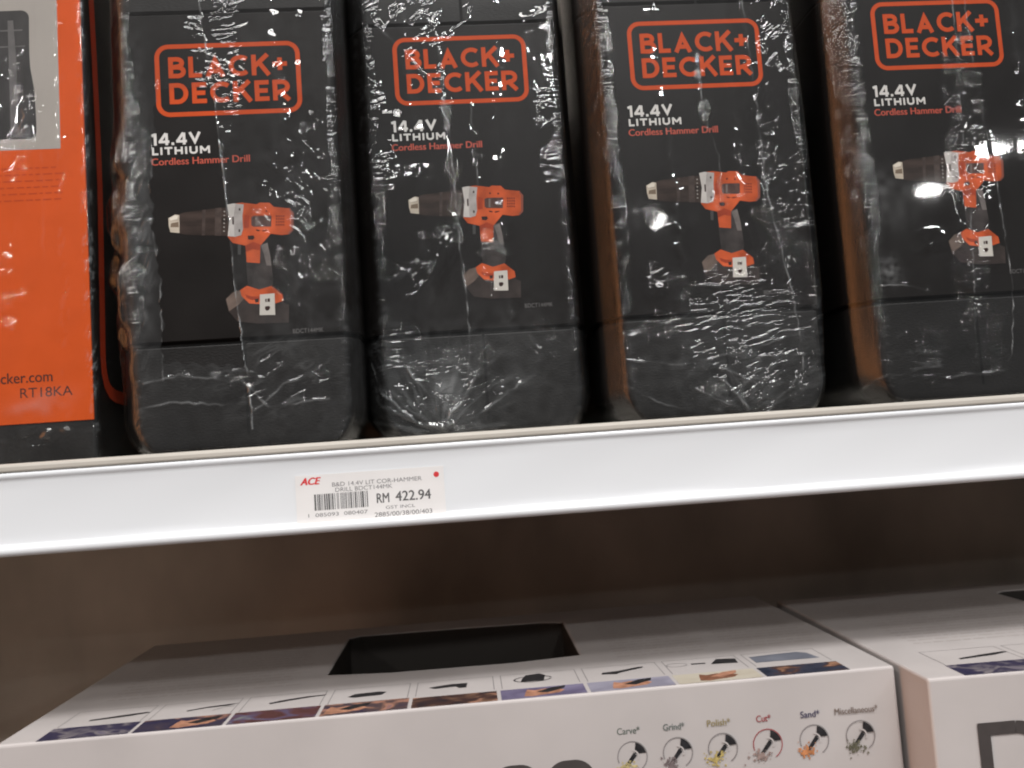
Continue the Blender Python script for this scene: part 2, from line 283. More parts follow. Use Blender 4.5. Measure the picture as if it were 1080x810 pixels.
CR = {1:{'main':[(-12.2,220.2),(-11.4,197.1),(-8.7,178.6),(-7.0,160.3),(-6.0,142.2),(-4.5,119.6),(-3.2,99.4),(-2.4,79.5),(-1.1,61.8),(1.7,31.1),(3.2,9.3)],'tear':[(-32.3,170.4),(-34.6,156.9),(-36.1,139.0),(-37.6,121.2),(-37.1,103.4),(-35.0,81.3),(-34.6,59.4),(-36.0,33.5)],'b1':[(-45.7,20.4),(-33.1,22.5),(-6.0,19.9)],'b2':[(-43.1,32.2),(-28.4,34.7),(-4.2,30.6)],'b3':[(5.3,17.0),(17.7,27.8),(37.2,32.3)],'b4':[(-1.2,31.2),(10.8,17.5),(36.5,20.1)],'cap':[(35.2,50.8),(38.9,33.0),(36.9,11.4)]},2:{'main':[(-24.8,227.8),(-21.0,212.9),(-14.0,203.8),(-11.1,190.5),(-10.9,163.6),(-9.0,149.1),(-8.1,120.2),(-7.8,96.4),(-6.6,72.7),(-5.8,49.2),(-7.8,26.1)],'diag':[(-40.4,203.7),(-27.2,188.6),(-16.3,174.5),(-10.8,164.6)],'sec':[(2.2,162.2),(3.0,138.9),(3.3,122.0)],'g1':[(-23.9,4.2),(-6.3,7.6),(17.8,22.6),(23.6,25.5)],'g2':[(-23.9,4.2),(-26.2,18.1),(-36.7,32.6)],'g3':[(-23.9,4.2),(-34.7,6.7),(-48.7,21.9),(-55.6,36.1)],'g4':[(-23.9,4.2),(-10.3,17.0),(-5.1,25.9)],'g5':[(-7.5,31.6),(-2.7,27.6),(3.5,29.1)]},3:{'main':[(-0.8,176.9),(-0.5,152.8),(1.3,140.8),(5.2,126.3),(5.4,102.6)],'sec':[(23.7,212.8),(25.1,185.8),(26.7,151.8),(26.9,113.4),(29.7,92.0),(34.8,61.1),(37.3,37.7),(36.9,14.6)],'w1':[(-46.6,29.1),(-23.4,25.3),(7.2,29.4),(38.7,37.6)],'w2':[(-43.9,40.3),(-14.3,50.0),(18.7,51.8)],'w3':[(-1.9,21.7),(16.4,26.9),(37.6,26.5)],'w4':[(-1.9,21.7),(15.2,14.2),(35.7,21.6)],'w5':[(-49.4,17.9),(-36.4,8.0),(-23.0,3.9)],'w6':[(-15.3,12.5),(4.7,2.1)],'w7':[(-5.4,19.6),(9.4,2.7)],'w8':[(34.2,15.7),(21.0,1.0)],'w9':[(-11.7,53.5),(11.7,52.2)],'w10':[(-17.7,64.1),(19.5,59.7)]},4:{'main':[(5.7,207.8),(5.3,168.7),(3.9,139.7),(3.1,111.0),(2.8,87.4),(0.4,50.0),(-2.1,20.0)],'sec':[(11.7,207.6),(13.1,168.4),(15.5,129.6),(17.6,105.6),(19.0,84.2),(20.2,53.5),(16.4,21.2),(13.9,16.7)],'w1':[(-44.9,56.3),(-35.3,56.2),(-23.3,53.2)],'w2':[(-58.4,8.6),(-47.0,13.7)],'w3':[(-47.0,13.7),(-16.6,10.4),(12.4,12.2)],'v2':[(-1.1,125.5),(-4.1,78.3),(-7.3,41.1)]}}
PT = {1:{'logo':(0.0,171.5),'redge':(42.7,94.9),'ledge':(-43.8,148.3),'bot':(-8.3,33.9),'r1':(21.5,104.9),'r2':(37.4,117.6),'top':(-2.2,199.1),'drill':(12.2,89.7)},2:{'glint':(-31.9,150.0),'lt':(-42.8,145.7),'rt':(39.8,161.6),'rt2':(39.8,130.0),'pk':(-12.3,98.0),'bl':(-21.7,90.0),'sm':(-38.8,74.5),'diag':(8.0,81.3),'botl':(-41.0,37.5),'botr':(28.6,42.4),'gat':(-23.9,4.2),'mid':(-14.5,21.9),'top':(35.8,206.2),'low':(14.7,10.8)},3:{'pk':(-30.3,69.4),'pk2':(-30.0,62.9),'b1':(-13.9,108.3),'b2':(42.7,88.0),'fold':(8.2,39.4),'right':(37.0,94.0),'lowr':(39.7,23.6),'tip':(1.3,67.7),'b0':(-1.9,152.9),'topl':(-57.4,178.9)},4:{'b1':(17.8,128.1),'b2':(-2.5,109.4),'b3':(-19.8,75.8),'tick':(1.3,125.4),'tick2':(-3.4,50.2),'tick3':(5.0,31.2),'sp':(-40.3,98.9),'low':(-19.4,28.0),'swirl':(-41.7,64.0)}}

# ------------------------------------------------------------------ smooth value noise for the film
def vn(u, v, seed):
    rs = np.random.RandomState(seed); G = rs.rand(256, 256)
    iu = np.floor(u).astype(int); iv = np.floor(v).astype(int); fu = u - iu; fv = v - iv
    fu = fu * fu * (3 - 2 * fu); fv = fv * fv * (3 - 2 * fv)
    a = G[iu % 256, iv % 256]; b = G[(iu + 1) % 256, iv % 256]; c = G[iu % 256, (iv + 1) % 256]; d_ = G[(iu + 1) % 256, (iv + 1) % 256]
    return (a * (1 - fu) + b * fu) * (1 - fv) + (c * (1 - fu) + d_ * fu) * fv - .5
def ss(x, a, b): t = np.clip((x - a) / (b - a), 0, 1); return t * t * (3 - 2 * t)

class Field:
    """outward height h (mm), milkiness and fine crinkle of a film over a grid of (a, z)"""
    def __init__(s, A, Z, seed, lf=1.0):
        s.A, s.Z, s.seed = A, Z, seed
        s.h = lf * (vn(A / 16, Z / 22, seed) * .42 + vn(A / 6, Z / 9, seed + 1) * .11 + vn(A / 2.3, Z / 3.5, seed + 2) * .018)
        s.k = np.full(A.shape, .007); s.c = np.full(A.shape, .012 * min(1, lf * 1.5))
    def dist(s, P):
        best = np.full(s.A.shape, 1e9); al = np.zeros(s.A.shape); sg = np.zeros(s.A.shape); L0 = 0
        for (x0, z0), (x1, z1) in zip(P[:-1], P[1:]):
            dx, dz = x1 - x0, z1 - z0; L = math.hypot(dx, dz); dx /= L; dz /= L
            px, pz = s.A - x0, s.Z - z0; t = np.clip(px * dx + pz * dz, 0, L)
            ex, ez = px - t * dx, pz - t * dz; dd = np.hypot(ex, ez); mk = dd < best
            best[mk] = dd[mk]; al[mk] = (L0 + t)[mk]; sg[mk] = (px * -dz + pz * dx)[mk]; L0 += L
        return best, al, sg
    def crease(s, P, h=.35, w=.5, milky=.25, side=0, reach=5, amp=.16, per=1.7, gate=.02, wob=.5):
        s.seed += 7; sd = s.seed
        d, al, sg = s.dist(P)
        d2 = np.abs(np.where(d < 8, sg + vn(al / 3, al * 0, sd) * wob * 2, d)); d = np.where(d < 8, np.maximum(d2, d - 1), d)
        m = .5 + 1.9 * vn(al / 5, al * 0 + 3, sd + 1)
        s.h += h * np.exp(-(d / w) ** 1.3) * np.clip(m, .15, 1.4)
        s.k += milky * .8 * np.exp(-(d / (w * .5)) ** 2) * np.clip(m + .25 * vn(al / .8, al * 0, sd + 2), .1, 1.4)
        if side != 0:
            on = (sg * side > 0) if side in (1, -1) else np.ones_like(sg, bool)
            g = np.clip((vn(al / 5, al * 0 + 7, sd + 3) - gate) * 9, 0, 1)
            r = vn(al / per + d * .12, d / (reach * .7), sd + 4)
            s.h += np.where(on, amp * g * np.exp(-(d / reach) ** 2) * (np.abs(r) * -3 + .6), 0)
            s.c += np.where(on, .05 * g * np.exp(-(d / reach) ** 2), 0)
    def ticks(s, cx, cz, rx, rz, ang=0, ln=5, per=1.2, amp=.15, milky=0.0, crk=.06, gate=0.0):
        s.seed += 7; sd = s.seed; c, n = math.cos(math.radians(ang)), math.sin(math.radians(ang))
        dx, dz = s.A - cx, s.Z - cz; u = dx * c + dz * n; v = -dx * n + dz * c
        mask = np.exp(-((dx / rx) ** 2 + (dz / rz) ** 2) ** 1.5)
        g = np.clip((vn(u / (ln * 1.3), v / (per * 2.2), sd) - gate) * 6 + .4, 0, 1)
        r = vn(u / ln, v / per, sd + 1) + .5 * vn(u / (ln * .5), v / (per * .5), sd + 2)
        s.h += mask * g * amp * 1.6 * (.7 - 3 * np.abs(r))
        s.k += mask * g * milky * np.clip(.6 - 3 * np.abs(r), 0, 1); s.c += crk * mask * g
    def bulge(s, cx, cz, rx, rz, ang=0, amp=1.0):
        c, n = math.cos(math.radians(ang)), math.sin(math.radians(ang))
        dx, dz = s.A - cx, s.Z - cz; u = (dx * c + dz * n) / rx; v = (-dx * n + dz * c) / rz
        s.h += amp * np.exp(-(u * u + v * v))
    def haze(s, cx, cz, rx, rz, amt, ang=0, sc_=4):
        s.seed += 7; c, n = math.cos(math.radians(ang)), math.sin(math.radians(ang))
        dx, dz = s.A - cx, s.Z - cz; u = dx * c + dz * n; v = -dx * n + dz * c
        s.k += amt * np.exp(-((u / rx) ** 2 + (v / rz) ** 2)) * np.clip(.8 + 1.6 * vn(u / sc_, v / sc_, s.seed), .1, 1.8)
    def fan(s, gx, gz, rmax, n=9, amp=.5, milky=.25):
        s.seed += 7; sd = s.seed
        dx, dz = s.A - gx, s.Z - gz; r = np.hypot(dx, dz); th = np.arctan2(dz, dx)
        q = vn(th * n / 2, r / 25, sd) + .45 * vn(th * n * 1.4, r / 9, sd + 1)
        m = np.exp(-(r / rmax) ** 1.6)
        s.h += amp * m * np.clip(r / 10, 0, 1) * (.6 - 2.6 * np.abs(q)); s.k += milky * m * np.clip(.35 - 2.4 * np.abs(q), 0, 1) * 2.2
        s.c += .05 * m

# horizontal outline of a case: rounded broad chamfers, closed loop; columns carry the unrolled coordinate a
XL, XR = -46.5, 46.5
def case_section(off=0.0):
    pts = [(0, 0), (45.0, 0), (46.6, .35), (47.8, 1.4), (51.3, 9.0), (52, 12), (52, 235), (50, 240), (-54, 240), (-57, 236), (-57.0, 15.5), (-56.4, 12.2), (-55.2, 9.8), (-49.4, 2.0), (-48.1, .7), (-46.3, .1), (-45.2, 0)]
    return pts
def resample(pts, fine, lim_y):
    out = []; n = len(pts)
    for i in range(n):
        (x0, y0), (x1, y1) = pts[i], pts[(i + 1) % n]; L = math.hypot(x1 - x0, y1 - y0)
        step = fine if max(y0, y1) < lim_y else 40
        k = max(1, int(round(L / step)))
        out += [(x0 + (x1 - x0) * j / k, y0 + (y1 - y0) * j / k) for j in range(k)]
    return np.array(out)
def inset_at(z, r=21.0): return r - math.sqrt(max(0, r * r - (r - z) ** 2)) if z < r else 0.0
def setback(z, r=7.0): return r - math.sqrt(max(0, r * r - (r - z) ** 2)) if z < r else 0.0
def case_rings(zs, fine, off, pts=None, corner=21.0, back=7.0, drop=5.0):
    S = resample(pts or case_section(), fine, 17)
    d = np.roll(S, -1, 0) - np.roll(S, 1, 0); nrm = np.stack([d[:, 1], -d[:, 0]], 1); nrm /= np.linalg.norm(nrm, axis=1)[:, None]
    seg = np.linalg.norm(np.roll(S, -1, 0) - S, axis=1)
    half = len(S); ks = np.concatenate([[0], np.cumsum(seg)[:-1]]); tot = seg.sum()
    a = np.where(ks > tot / 2, ks - tot, ks)
    if pts: a = a + pts[0][0]
    X = np.zeros((len(zs), half)); Y = X.copy()
    for i, z in enumerate(zs):
        ins = inset_at(z + drop, corner); sb = setback(z + drop, back)
        sx = (52 - ins) / 52
        X[i] = S[:, 0] * sx + nrm[:, 0] * off; Y[i] = np.maximum(S[:, 1], 0) * 1.0 + nrm[:, 1] * off + sb * np.clip(1 - S[:, 1] / 20, 0, 1)
    return X, Y, np.repeat(zs[:, None], half, 1), np.repeat(a[None], len(zs), 0), nrm
def ring_mesh(name, X, Y, Z, ma, parent, attrs=None, cap_top=False, cap_bot=True):
    nr, nc = X.shape
    V = np.stack([X, Y, Z], -1).reshape(-1, 3) * MM
    i = np.arange(nr - 1)[:, None] * nc; j = np.arange(nc)[None]; jn = (j + 1) % nc
    Q = np.stack([i + j, i + jn, i + nc + jn, i + nc + j], -1).reshape(-1, 4)
    fl = Q.tolist()
    if cap_bot: fl.append(list(range(nc))[::-1])
    if cap_top: fl.append([(nr - 1) * nc + q for q in range(nc)])
    me = bpy.data.meshes.new(name); me.from_pydata(V.tolist(), [], fl); me.materials.append(ma)
    me.polygons.foreach_set('use_smooth', [True] * len(Q) + [False] * (len(fl) - len(Q)))
    for k, arr in (attrs or {}).items():
        at = me.attributes.new(k, 'FLOAT', 'POINT'); at.data.foreach_set('value', np.clip(arr, 0, 1).reshape(-1).astype(np.float32))
    me.update()
    o = bpy.data.objects.new(name, me); col.objects.link(o)
    if parent: o.parent = parent
    return o

# ------------------------------------------------------------------ shelving unit: shelf with price rail, back panel, lower shelf
CREAM = mat('cream_painted_steel', (.46, .435, .39), .45, .4, var=.08, vscale=18, bump=.05, bscale=900)
RAIL = mat('white_rail_plastic', (.69, .715, .74), .2, .5, var=.03, vscale=14, bump=.02, bscale=300, stretch=(.2, 1, 1))
BACK = mat('brown_back_board', (.46, .41, .36), .55, .4, var=.35, vscale=9, bump=.1, bscale=200, stretch=(1, 1, .6))
RAIL_PROFILE = [(.4, 3.9), (.05, 3.6), (-.05, 2.8), (.0, 1.9), (.45, 1.4), (.75, -.2), (.95, -4), (1.05, -8), (1.1, -13), (1.0, -18), (.85, -23), (.65, -26.3), (.5, -27.1), (-.7, -27.5), (-1.5, -28.3), (-1.75, -29.6), (-1.4, -30.9), (-.4, -31.7), (1.5, -31.8), (4.4, -31.6), (4.4, 3.9)]
def rail_y(z):
    zs = [p[1] for p in RAIL_PROFILE[4:13]][::-1]; ys = [p[0] for p in RAIL_PROFILE[4:13]][::-1]
    return float(np.interp(z, zs, ys))
unit = empty('shelving_unit', (0, 0, -225), 'cream steel shop shelving with a glossy white price rail and a dark brown back', 'shelving')
UZ = 225
def extrude_profile(prof, x0, x1, n, wob=0.0):
    mb = MB(); k = len(prof); V = []
    for i in range(n + 1):
        x = x0 + (x1 - x0) * i / n
        for j, (y, z) in enumerate(prof):
            w = wob * (math.sin(x * .031 + j * .5) + .6 * math.sin(x * .083 + j * .9 + 2)) if 4 < j < 12 else 0
            V.append((x, y + w, z + UZ))
    fs = [(i * k + j, i * k + (j + 1) % k, (i + 1) * k + (j + 1) % k, (i + 1) * k + j) for i in range(n) for j in range(k)]
    return V, fs
mb = MB()
V, fs = extrude_profile([(1.6, 8), (1.0, 7.85), (.3, 7.3), (0, 6.5), (0, 5.0), (.3, 4.4), (1.2, 4.15), (5, 4.1), (5, -20), (8, -20), (8, -14), (299, -14), (299, 3), (4.5, 3), (3.2, 8)], -900, 900, 60)
mb.add(V, fs, CREAM)
shelf = mb.build('shelf', unit)
mb = MB(); V, fs = extrude_profile(RAIL_PROFILE, -900, 900, 180, .14)
mb.add(V, fs, RAIL)
rail = mb.build('price_rail', shelf, smooth=True)
me = rail.data
for e in ():
    pass
mb = MB(); mb.box(-900, 900, 300, 306, -600 + UZ, 900 + UZ, BACK); mb.build('back_panel', unit)
mb = MB(); mb.box(-900, 900, 0, 299, -22, -.3, CREAM); mb.build('shelf', unit, bevel=1.5)

# ------------------------------------------------------------------ price label in the rail
PAPER = mat('label_paper', (.71, .70, .695), .5, .4, var=.02, vscale=80)
INK = mat('label_ink', (.10, .098, .098), .6, .3, var=.35, vscale=900)
INK_SOFT = mat('label_ink_faded', (.17, .165, .17), .6, .3, var=.25, vscale=900)
RED = mat('label_red', (.62, .04, .045), .5, .4, var=.15, vscale=500)
LX, LZ, LW, LH = -68.0, -27.2, 65.6, 21.0
label = empty('price_label', (LX, 1.5, LZ), 'small white shop price label with barcode and a red dot, stuck in the white rail', 'price label')
def lab(u, v, d): return (u, rail_y(LZ + v) - 1.5 - .3 - d, v)
mb = MB(); n = 14
V = [lab(u, LH * i / n, 0) for i in range(n + 1) for u in (0, LW)] + [lab(u, LH * i / n, -.12) for i in range(n + 1) for u in (0, LW)]
o_ = 2 * (n + 1)
fs = [(2 * i, 2 * i + 1, 2 * i + 3, 2 * i + 2) for i in range(n)] + [(o_ + 2 * i + 2, o_ + 2 * i + 3, o_ + 2 * i + 1, o_ + 2 * i) for i in range(n)]
fs += [(0, o_, o_ + 1, 1), (2 * n, 2 * n + 1, o_ + 2 * n + 1, o_ + 2 * n)] + [(2 * i, 2 * i + 2, o_ + 2 * i + 2, o_ + 2 * i) for i in range(n)] + [(2 * i + 1, o_ + 2 * i + 1, o_ + 2 * i + 3, 2 * i + 3) for i in range(n)]
mb.add(V, fs, PAPER); mb.build('paper', label, smooth=False)
k = LH / 22.5
mb = MB(); put_text(mb, 'ACE', 2.2, 10.2, 17.9 * k, 21.2 * k, RED, lab, .05, bold=.035, slant=.3); mb.build('shop_mark', label)
mb = MB()
put_text(mb, 'B&D 14.4V LIT COR-HAMMER', 16, 55.6, 16.3 * k, 18.3 * k, INK_SOFT, lab, .05)
put_text(mb, 'DRILL BDCT144MK', 17.3, 42.4, 13.7 * k, 15.7 * k, INK_SOFT, lab, .05)
put_text(mb, 'GST INCL', 39, 52, 3.9 * k, 5.4 * k, INK_SOFT, lab, .05)
put_text(mb, '2885/00/38/00/403', 34, 59.4, .5 * k, 2.6 * k, INK, lab, .05)
mb.build('description_text', label)
mb = MB()
put_text(mb, 'RM', 35.3, 40.7, 7 * k, 11.5 * k, INK, lab, .05, bold=.01)
put_text(mb, '422.94', 43.6, 59.2, 7.2 * k, 11.9 * k, INK, lab, .05, bold=.012)
mb.build('price_text', label)
mb = MB(); u = 7.9; rb = random.Random(5)
while u < 31.4:
    w_ = rb.choice((.28, .28, .45, .62, .8)); mb.add([lab(u, 5.6 * k, .05), lab(u + w_, 5.6 * k, .05), lab(u + w_, 13.2 * k, .05), lab(u, 13.2 * k, .05)], [(0, 1, 2, 3)], INK); u += w_ + rb.choice((.25, .3, .5, .75))
put_text(mb, '1  085093  080407', 5, 31, 2.6 * k, 4.3 * k, INK_SOFT, lab, .05)
mb.build('barcode', label)
mb = MB(); disc(mb, 62.2, 18.6 * k, 1.25, RED, lab, .05); mb.build('red_dot', label)

# ------------------------------------------------------------------ drill cases
ZS_BODY = np.array([0, .5, 1.2, 2.2, 3.5, 5, 7, 9, 12, 15, 18, 21, 30, 48, 52, 52.6, 52.9, 54.6, 55, 56, 90, 180, 208, 208.9, 209.3, 210.9, 211.2, 212, 216, 305], float) - 5
GROOVE = {16, 17, 23, 24}
def make_case(loc, label_, rotz):
    t = empty('drill_case', loc, label_, 'drill case', 'wrapped drill cases on the upper shelf', rotz)
    X, Y, Z_, A, nr_ = case_rings(ZS_BODY, 6, 0)
    for g in GROOVE: X[g] -= nr_[:, 0] * 1.3; Y[g] -= nr_[:, 1] * 1.3
    b = ring_mesh('case_body', X, Y, Z_, BLACK_PLASTIC, t, cap_top=True)
    mb = MB()
    fn = on_front(0)
    for z0, z1 in ((6, 49), (204, 299)):
        mb = MB(); mb.add([(.1, -.05, z0), (1.5, -.05, z0), (1.5, -.05, z1), (.1, -.05, z1)], [(0, 1, 2, 3)], SEAM)
        mb.build('lid_seam', b)
    zs = np.array([50.0, 50.01, 50.5, 52, 90, 130, 170, 202, 203.1, 203.6, 203.61]); X, Y, Z_, A, _ = case_rings(zs, 3, 1.0)
    X[0] -= 0; Y[0] += .9; Y[-1] += .9   # card edges turn in
    s = ring_mesh('sleeve', X, Y, Z_, SLEEVE, t, cap_top=True)
    fs_ = on_front(-1.01)
    # frame and two lines of the brand mark
    mb = MB()
    ribbon(mb, rrect(-33.4, 30.9, 164.3, 196.8, 5.2), 2.1, ORANGE_INK, fs_, .05, closed=True)
    stroke_text(mb, 'BLACK+', -28.4, 25.8, 181.7, 191.7, ORANGE_INK, fs_, .05, w=.205)
    stroke_text(mb, 'DECKER', -28.4, 26.6, 169.3, 179.2, ORANGE_INK, fs_, .05, w=.205)
    mb.build('brand_mark', s)
    mb = MB()
    stroke_text(mb, '14.4V', -37.2, -15.0, 150.0, 155.7, WHITE_INK, fs_, .05, w=.2, gap=.13)
    stroke_text(mb, 'LITHIUM', -37.3, -11.1, 145.5, 149.0, WHITE_INK, fs_, .05, w=.21, gap=.17)
    mb.build('voltage_text', s)
    mb = MB(); put_text(mb, 'Cordless Hammer Drill', -37.6, 6.6, 140.6, 143.9, RED_INK, fs_, .05, bold=.012); mb.build('product_text', s)
    mb = MB(); put_text(mb, 'BDCT144MK', 22.2, 36.0, 59.3, 61.3, GREY_INK, fs_, .05); mb.build('model_text', s)
    mb = MB()
    for i, (nm, pts) in enumerate(DRILL): put_poly(mb, pts, PIC[nm], fs_, .05 + .004 * i)
    mb.build('drill_picture', s)
    return t
def copy_tree(o, parent=None):
    c = o.copy(); col.objects.link(c)
    if parent: c.parent = parent
    for ch in list(o.children): copy_tree(ch, c)
    return c
POS = {1: (-89.9, 10, 8), 2: (20.0, 28, 8), 3: (135.6, 14, 8), 4: (257.6, 6, 8)}
def lower_origin(o, dz):
    for ch in o.children_recursive:
        if ch.type == 'MESH' and not ch.data.get('moved'): ch.data.transform(Matrix.Translation((0, 0, dz * MM))); ch.data['moved'] = 1
    o.location.z -= dz * MM
LAB = {1: 'black drill case with its wrap torn open at the picture, next to the orange kit',
       2: 'black drill case above the price label, film gathered in a star at the base',
       3: 'black drill case with film bunched in many level folds across its lower front',
       4: 'black drill case cut off by the photo edge, bright lamp reflections on smooth film'}
cases = {1: make_case(POS[1], LAB[1], 0)}
for i in (2, 3, 4):
    c = copy_tree(cases[1]); c.location = [q * MM for q in POS[i]]; c['label'] = LAB[i]; cases[i] = c
for i, (dx, dz) in {1: (.8, -8.6), 3: (-.6, -2.6), 4: (-2.4, -.6)}.items():   # each sleeve was folded a little differently
    for ch in [q for q in cases[i].children if q.name.startswith('sleeve')][0].children: ch.location = (dx * MM, 0, dz * MM)

ZS_FILM = np.concatenate([np.arange(-4.8, 226, FINE), [228, 235, 250, 270, 301]])
def film(case, i, seed):
    X, Y, Z_, A, nrm = case_rings(ZS_FILM, FINE, 0)
    f = Field(A, Z_, seed, {1: .5, 2: .45, 3: .36, 4: .09}[i])
    edge = np.maximum(ss(A, -46.3, -48.5), ss(A, 45.6, 47.5))
    f.c += edge * .15; f.k -= edge * .008
    f.ticks(-46.5, 120, 2.6, 150, 8, 2.4, .9, .2, .08, .14, -.04)
    f.ticks(45.6, 120, 2.2, 150, -5, 2.2, .9, .2, .08, .14, -.04)
    f.ticks(-52, 175, 4.5, 75, 28, 4, 1.5, .16, .04, .2, -.02)
    C_, P_ = CR[i], PT[i]
    for x_, l_ in {1: ((20, 6), (34, -4)), 2: ((18, -5), (-30, 7)), 3: ((-22, 5), (14, 4)), 4: ((34, 5),)}[i]:   # long loose folds
        f.crease([(x_, 226), (x_ + l_ * .6, 150), (x_ + l_, 70), (x_ - l_ * .4, 8)], .26, 2.6, .012, wob=1.5)
    if i == 1:
        f.crease(C_['main'], .5, .45, .55, side=-1, reach=7, amp=.3, per=1.8, gate=-.1)
        f.crease(C_['tear'], .35, .5, .3, wob=.8)
        f.h += 3.6 * ss(-A, 43, 51) * ss(Z_, 25, 70) * (1 - ss(Z_, 125, 165)) * (.8 + 1.2 * vn(A / 5, Z_ / 9, 77))
        for n in ('b1', 'b2', 'b3', 'b4'): f.crease(C_[n], .35, .8, .14, side=2, reach=4, amp=.1)
        f.ticks(-44, 110, 6, 65, 70, 7, 1.6, .3, .12, .12, -.1); f.haze(-44, 110, 6, 70, .05)
        f.ticks(-2, 172, 7, 22, 5, 5, 2.2, .5, .1, .08, -.1)
        f.ticks(0, 207, 9, 9, 20, 5, 1.8, .4, .06, .06)
        f.ticks(23, 100, 14, 30, -55, 5, 1.9, .33, .03, .06); f.ticks(37, 110, 8, 40, -60, 5, 1.6, .3, .03, .06)
        f.ticks(-8, 34, 24, 7, 0, 4, 1.3, .25, .06, .1); f.ticks(15, 30, 25, 16, 25, 10, 3, .4, .1, .04)
        f.bulge(14, 83, 9, 6, -30, 1.0); f.haze(20, 90, 45, 130, .012)
    if i == 2:
        f.crease(C_['main'], .5, .45, .4, side=2, reach=3, amp=.16, per=1.2); f.crease(C_['diag'], .45, .6, .3, side=1, reach=5, amp=.25)
        f.crease(C_['sec'], .3, .4, .2, side=1, reach=3, amp=.15)
        for n in ('g1', 'g2', 'g3', 'g4', 'g5'): f.crease(C_[n], .7, 1.0, .25, side=2, reach=4, amp=.14, per=1.5)
        f.fan(-23.9, 1, 32, 11, .5, .12); f.haze(-18, 18, 9, 14, .09)
        f.ticks(*P_['lt'], 5, 22, 12, 5, 1.9, .4, .05, .06); f.ticks(*P_['rt'], 5, 18, 8, 5, 2.4, .45, .05, .06); f.ticks(*P_['rt2'], 5, 10, 5, 6, 2.6, .35, .04, .04)
        f.bulge(-33, 152, 9, 12, 60, 1.2); f.bulge(-14, 90, 4, 14, -20, 1.2); f.bulge(-12.5, 99, 4, 5, 0, -.5)
        f.ticks(*P_['pk'], 5, 6, 30, 3, 1.4, .4, .05, .1); f.ticks(-28, 78, 13, 12, 45, 7, 1.5, .45, .05, .05)
        f.ticks(6, 84, 4, 16, 10, 3.5, 1.9, .4, .04, .05); f.ticks(*P_['botl'], 22, 18, 3, 6, 1.3, .3, .06, .08)
        f.ticks(*P_['botr'], 12, 9, -50, 9, 1.6, .4, .03, .04); f.ticks(-15, 24, 30, 18, 20, 5, 1.8, .3, .08, .06)
        f.ticks(-22, 212, 22, 14, 35, 6, 1.8, .4, .05, .05)
        f.bulge(37, 207, 6, 3.5, 20, .9); f.haze(0, 30, 55, 30, .02)
    if i == 3:
        f.crease(C_['main'], .4, .4, .3, side=2, reach=4, amp=.25, per=1.7, gate=-.05); f.crease(C_['sec'], .5, .45, .35, side=2, reach=5, amp=.18, per=1.3)
        for n in ('w1', 'w2', 'w3', 'w4', 'w5', 'w6', 'w7', 'w8', 'w9', 'w10'): f.crease(C_[n], .5, .7, .2, side=2, reach=3.5, amp=.16, per=1.5, gate=-.05)
        f.ticks(-30, 68, 5, 6, 5, 5, 2.2, .7, .04, .03); f.bulge(-30, 62, 4, 3, 0, 1.0)
        f.bulge(-14, 112, 9, 8, 20, .5)
        f.ticks(32, 100, 12, 48, 40, 2.2, 1.4, .22, .05, .07, .06)
        f.h += 2.4 * ss(A, 43.5, 49) * ss(Z_, 15, 60) * (1 - ss(Z_, 120, 230)); f.ticks(12, 50, 26, 18, 5, 6, 1.5, .36, .07, .08, -.05)
        f.ticks(8, 38, 42, 14, 8, 8, 1.8, .4, .06, .08, -.1); f.ticks(15, 18, 32, 14, 20, 5, 1.6, .36, .1, .1, -.05)
        f.ticks(8, 64, 12, 9, 5, 6, 1.6, .35, .03, .04); f.ticks(38, 180, 10, 28, 40, 4, 1.7, .24, .05, .05, .08)
        f.bulge(43, 88, 4, 3, 10, .8); f.haze(10, 25, 50, 24, .025); f.fan(10, -2, 24, 8, .35, .08)
        f.ticks(-53, 190, 5, 24, 32, 8, 2.4, .4, .05, .08)
    if i == 4:
        f.crease(C_['main'], .35, .4, .28, side=1, reach=8, amp=.26, per=1.7, gate=-.05); f.crease(C_['sec'], .45, .35, .4)
        f.crease(C_['w1'], .35, .5, .25); f.crease(C_['w2'], .5, .9, .15); f.crease(C_['w3'], .4, .9, .1, side=2, reach=4, amp=.08)
        f.ticks(*P_['tick'], 5, 45, 3, 4, 1.7, .34, .06, .06, -.05); f.ticks(-1, 50, 7, 28, 6, 6, 1.7, .34, .05, .06, -.05); f.ticks(8, 30, 8, 12, 10, 8, 1.7, .36, .05, .05)
        f.bulge(-20, 75, 8, 4.5, 12, .9)
        f.h += 2.0 * ss(-A, 46.5, 58) * ss(Z_, 5, 40) * (1 - .6 * ss(Z_, 100, 220)); f.haze(-40, 99, 12, 12, .05); f.haze(-41, 64, 5, 6, .08, 30, 2); f.ticks(-30, 28, 14, 8, 20, 4, 1.6, .25, .04, .05)
        f.ticks(-12, 16, 28, 8, 2, 12, 2.4, .3, .08, .04)
    # film lies on the card: never sinks into it
    off = np.clip(1.4 + f.h, 1.2, None)
    X2 = X + nrm[None, :, 0] * off; Y2 = Y + nrm[None, :, 1] * off
    o = ring_mesh('shrink_wrap', X2, Y2, Z_, FILM, case, {'milky': f.k, 'crinkle': f.c}, cap_top=True)
    if i == 1:   # the torn strip
        t_ = np.array(C_['tear']); m_ = np.array(C_['main'])
        bm = bmesh.new(); bm.from_mesh(o.data); kill = []
        for fc in bm.faces:
            c = fc.calc_center_median() / MM
            if 33 < c.z < 168 and c.y < 3:
                xl = np.interp(c.z, t_[::-1, 1], t_[::-1, 0]); xr = np.interp(c.z, m_[::-1, 1], m_[::-1, 0])
                wv = 1.1 * math.sin(c.z * .35) + .7 * math.sin(c.z * .9)
                if xl + wv * .6 < c.x < xr - .3 and c.z > 41 - (c.x + 35) * .12 + .8 * math.sin(c.x * .8): kill.append(fc)
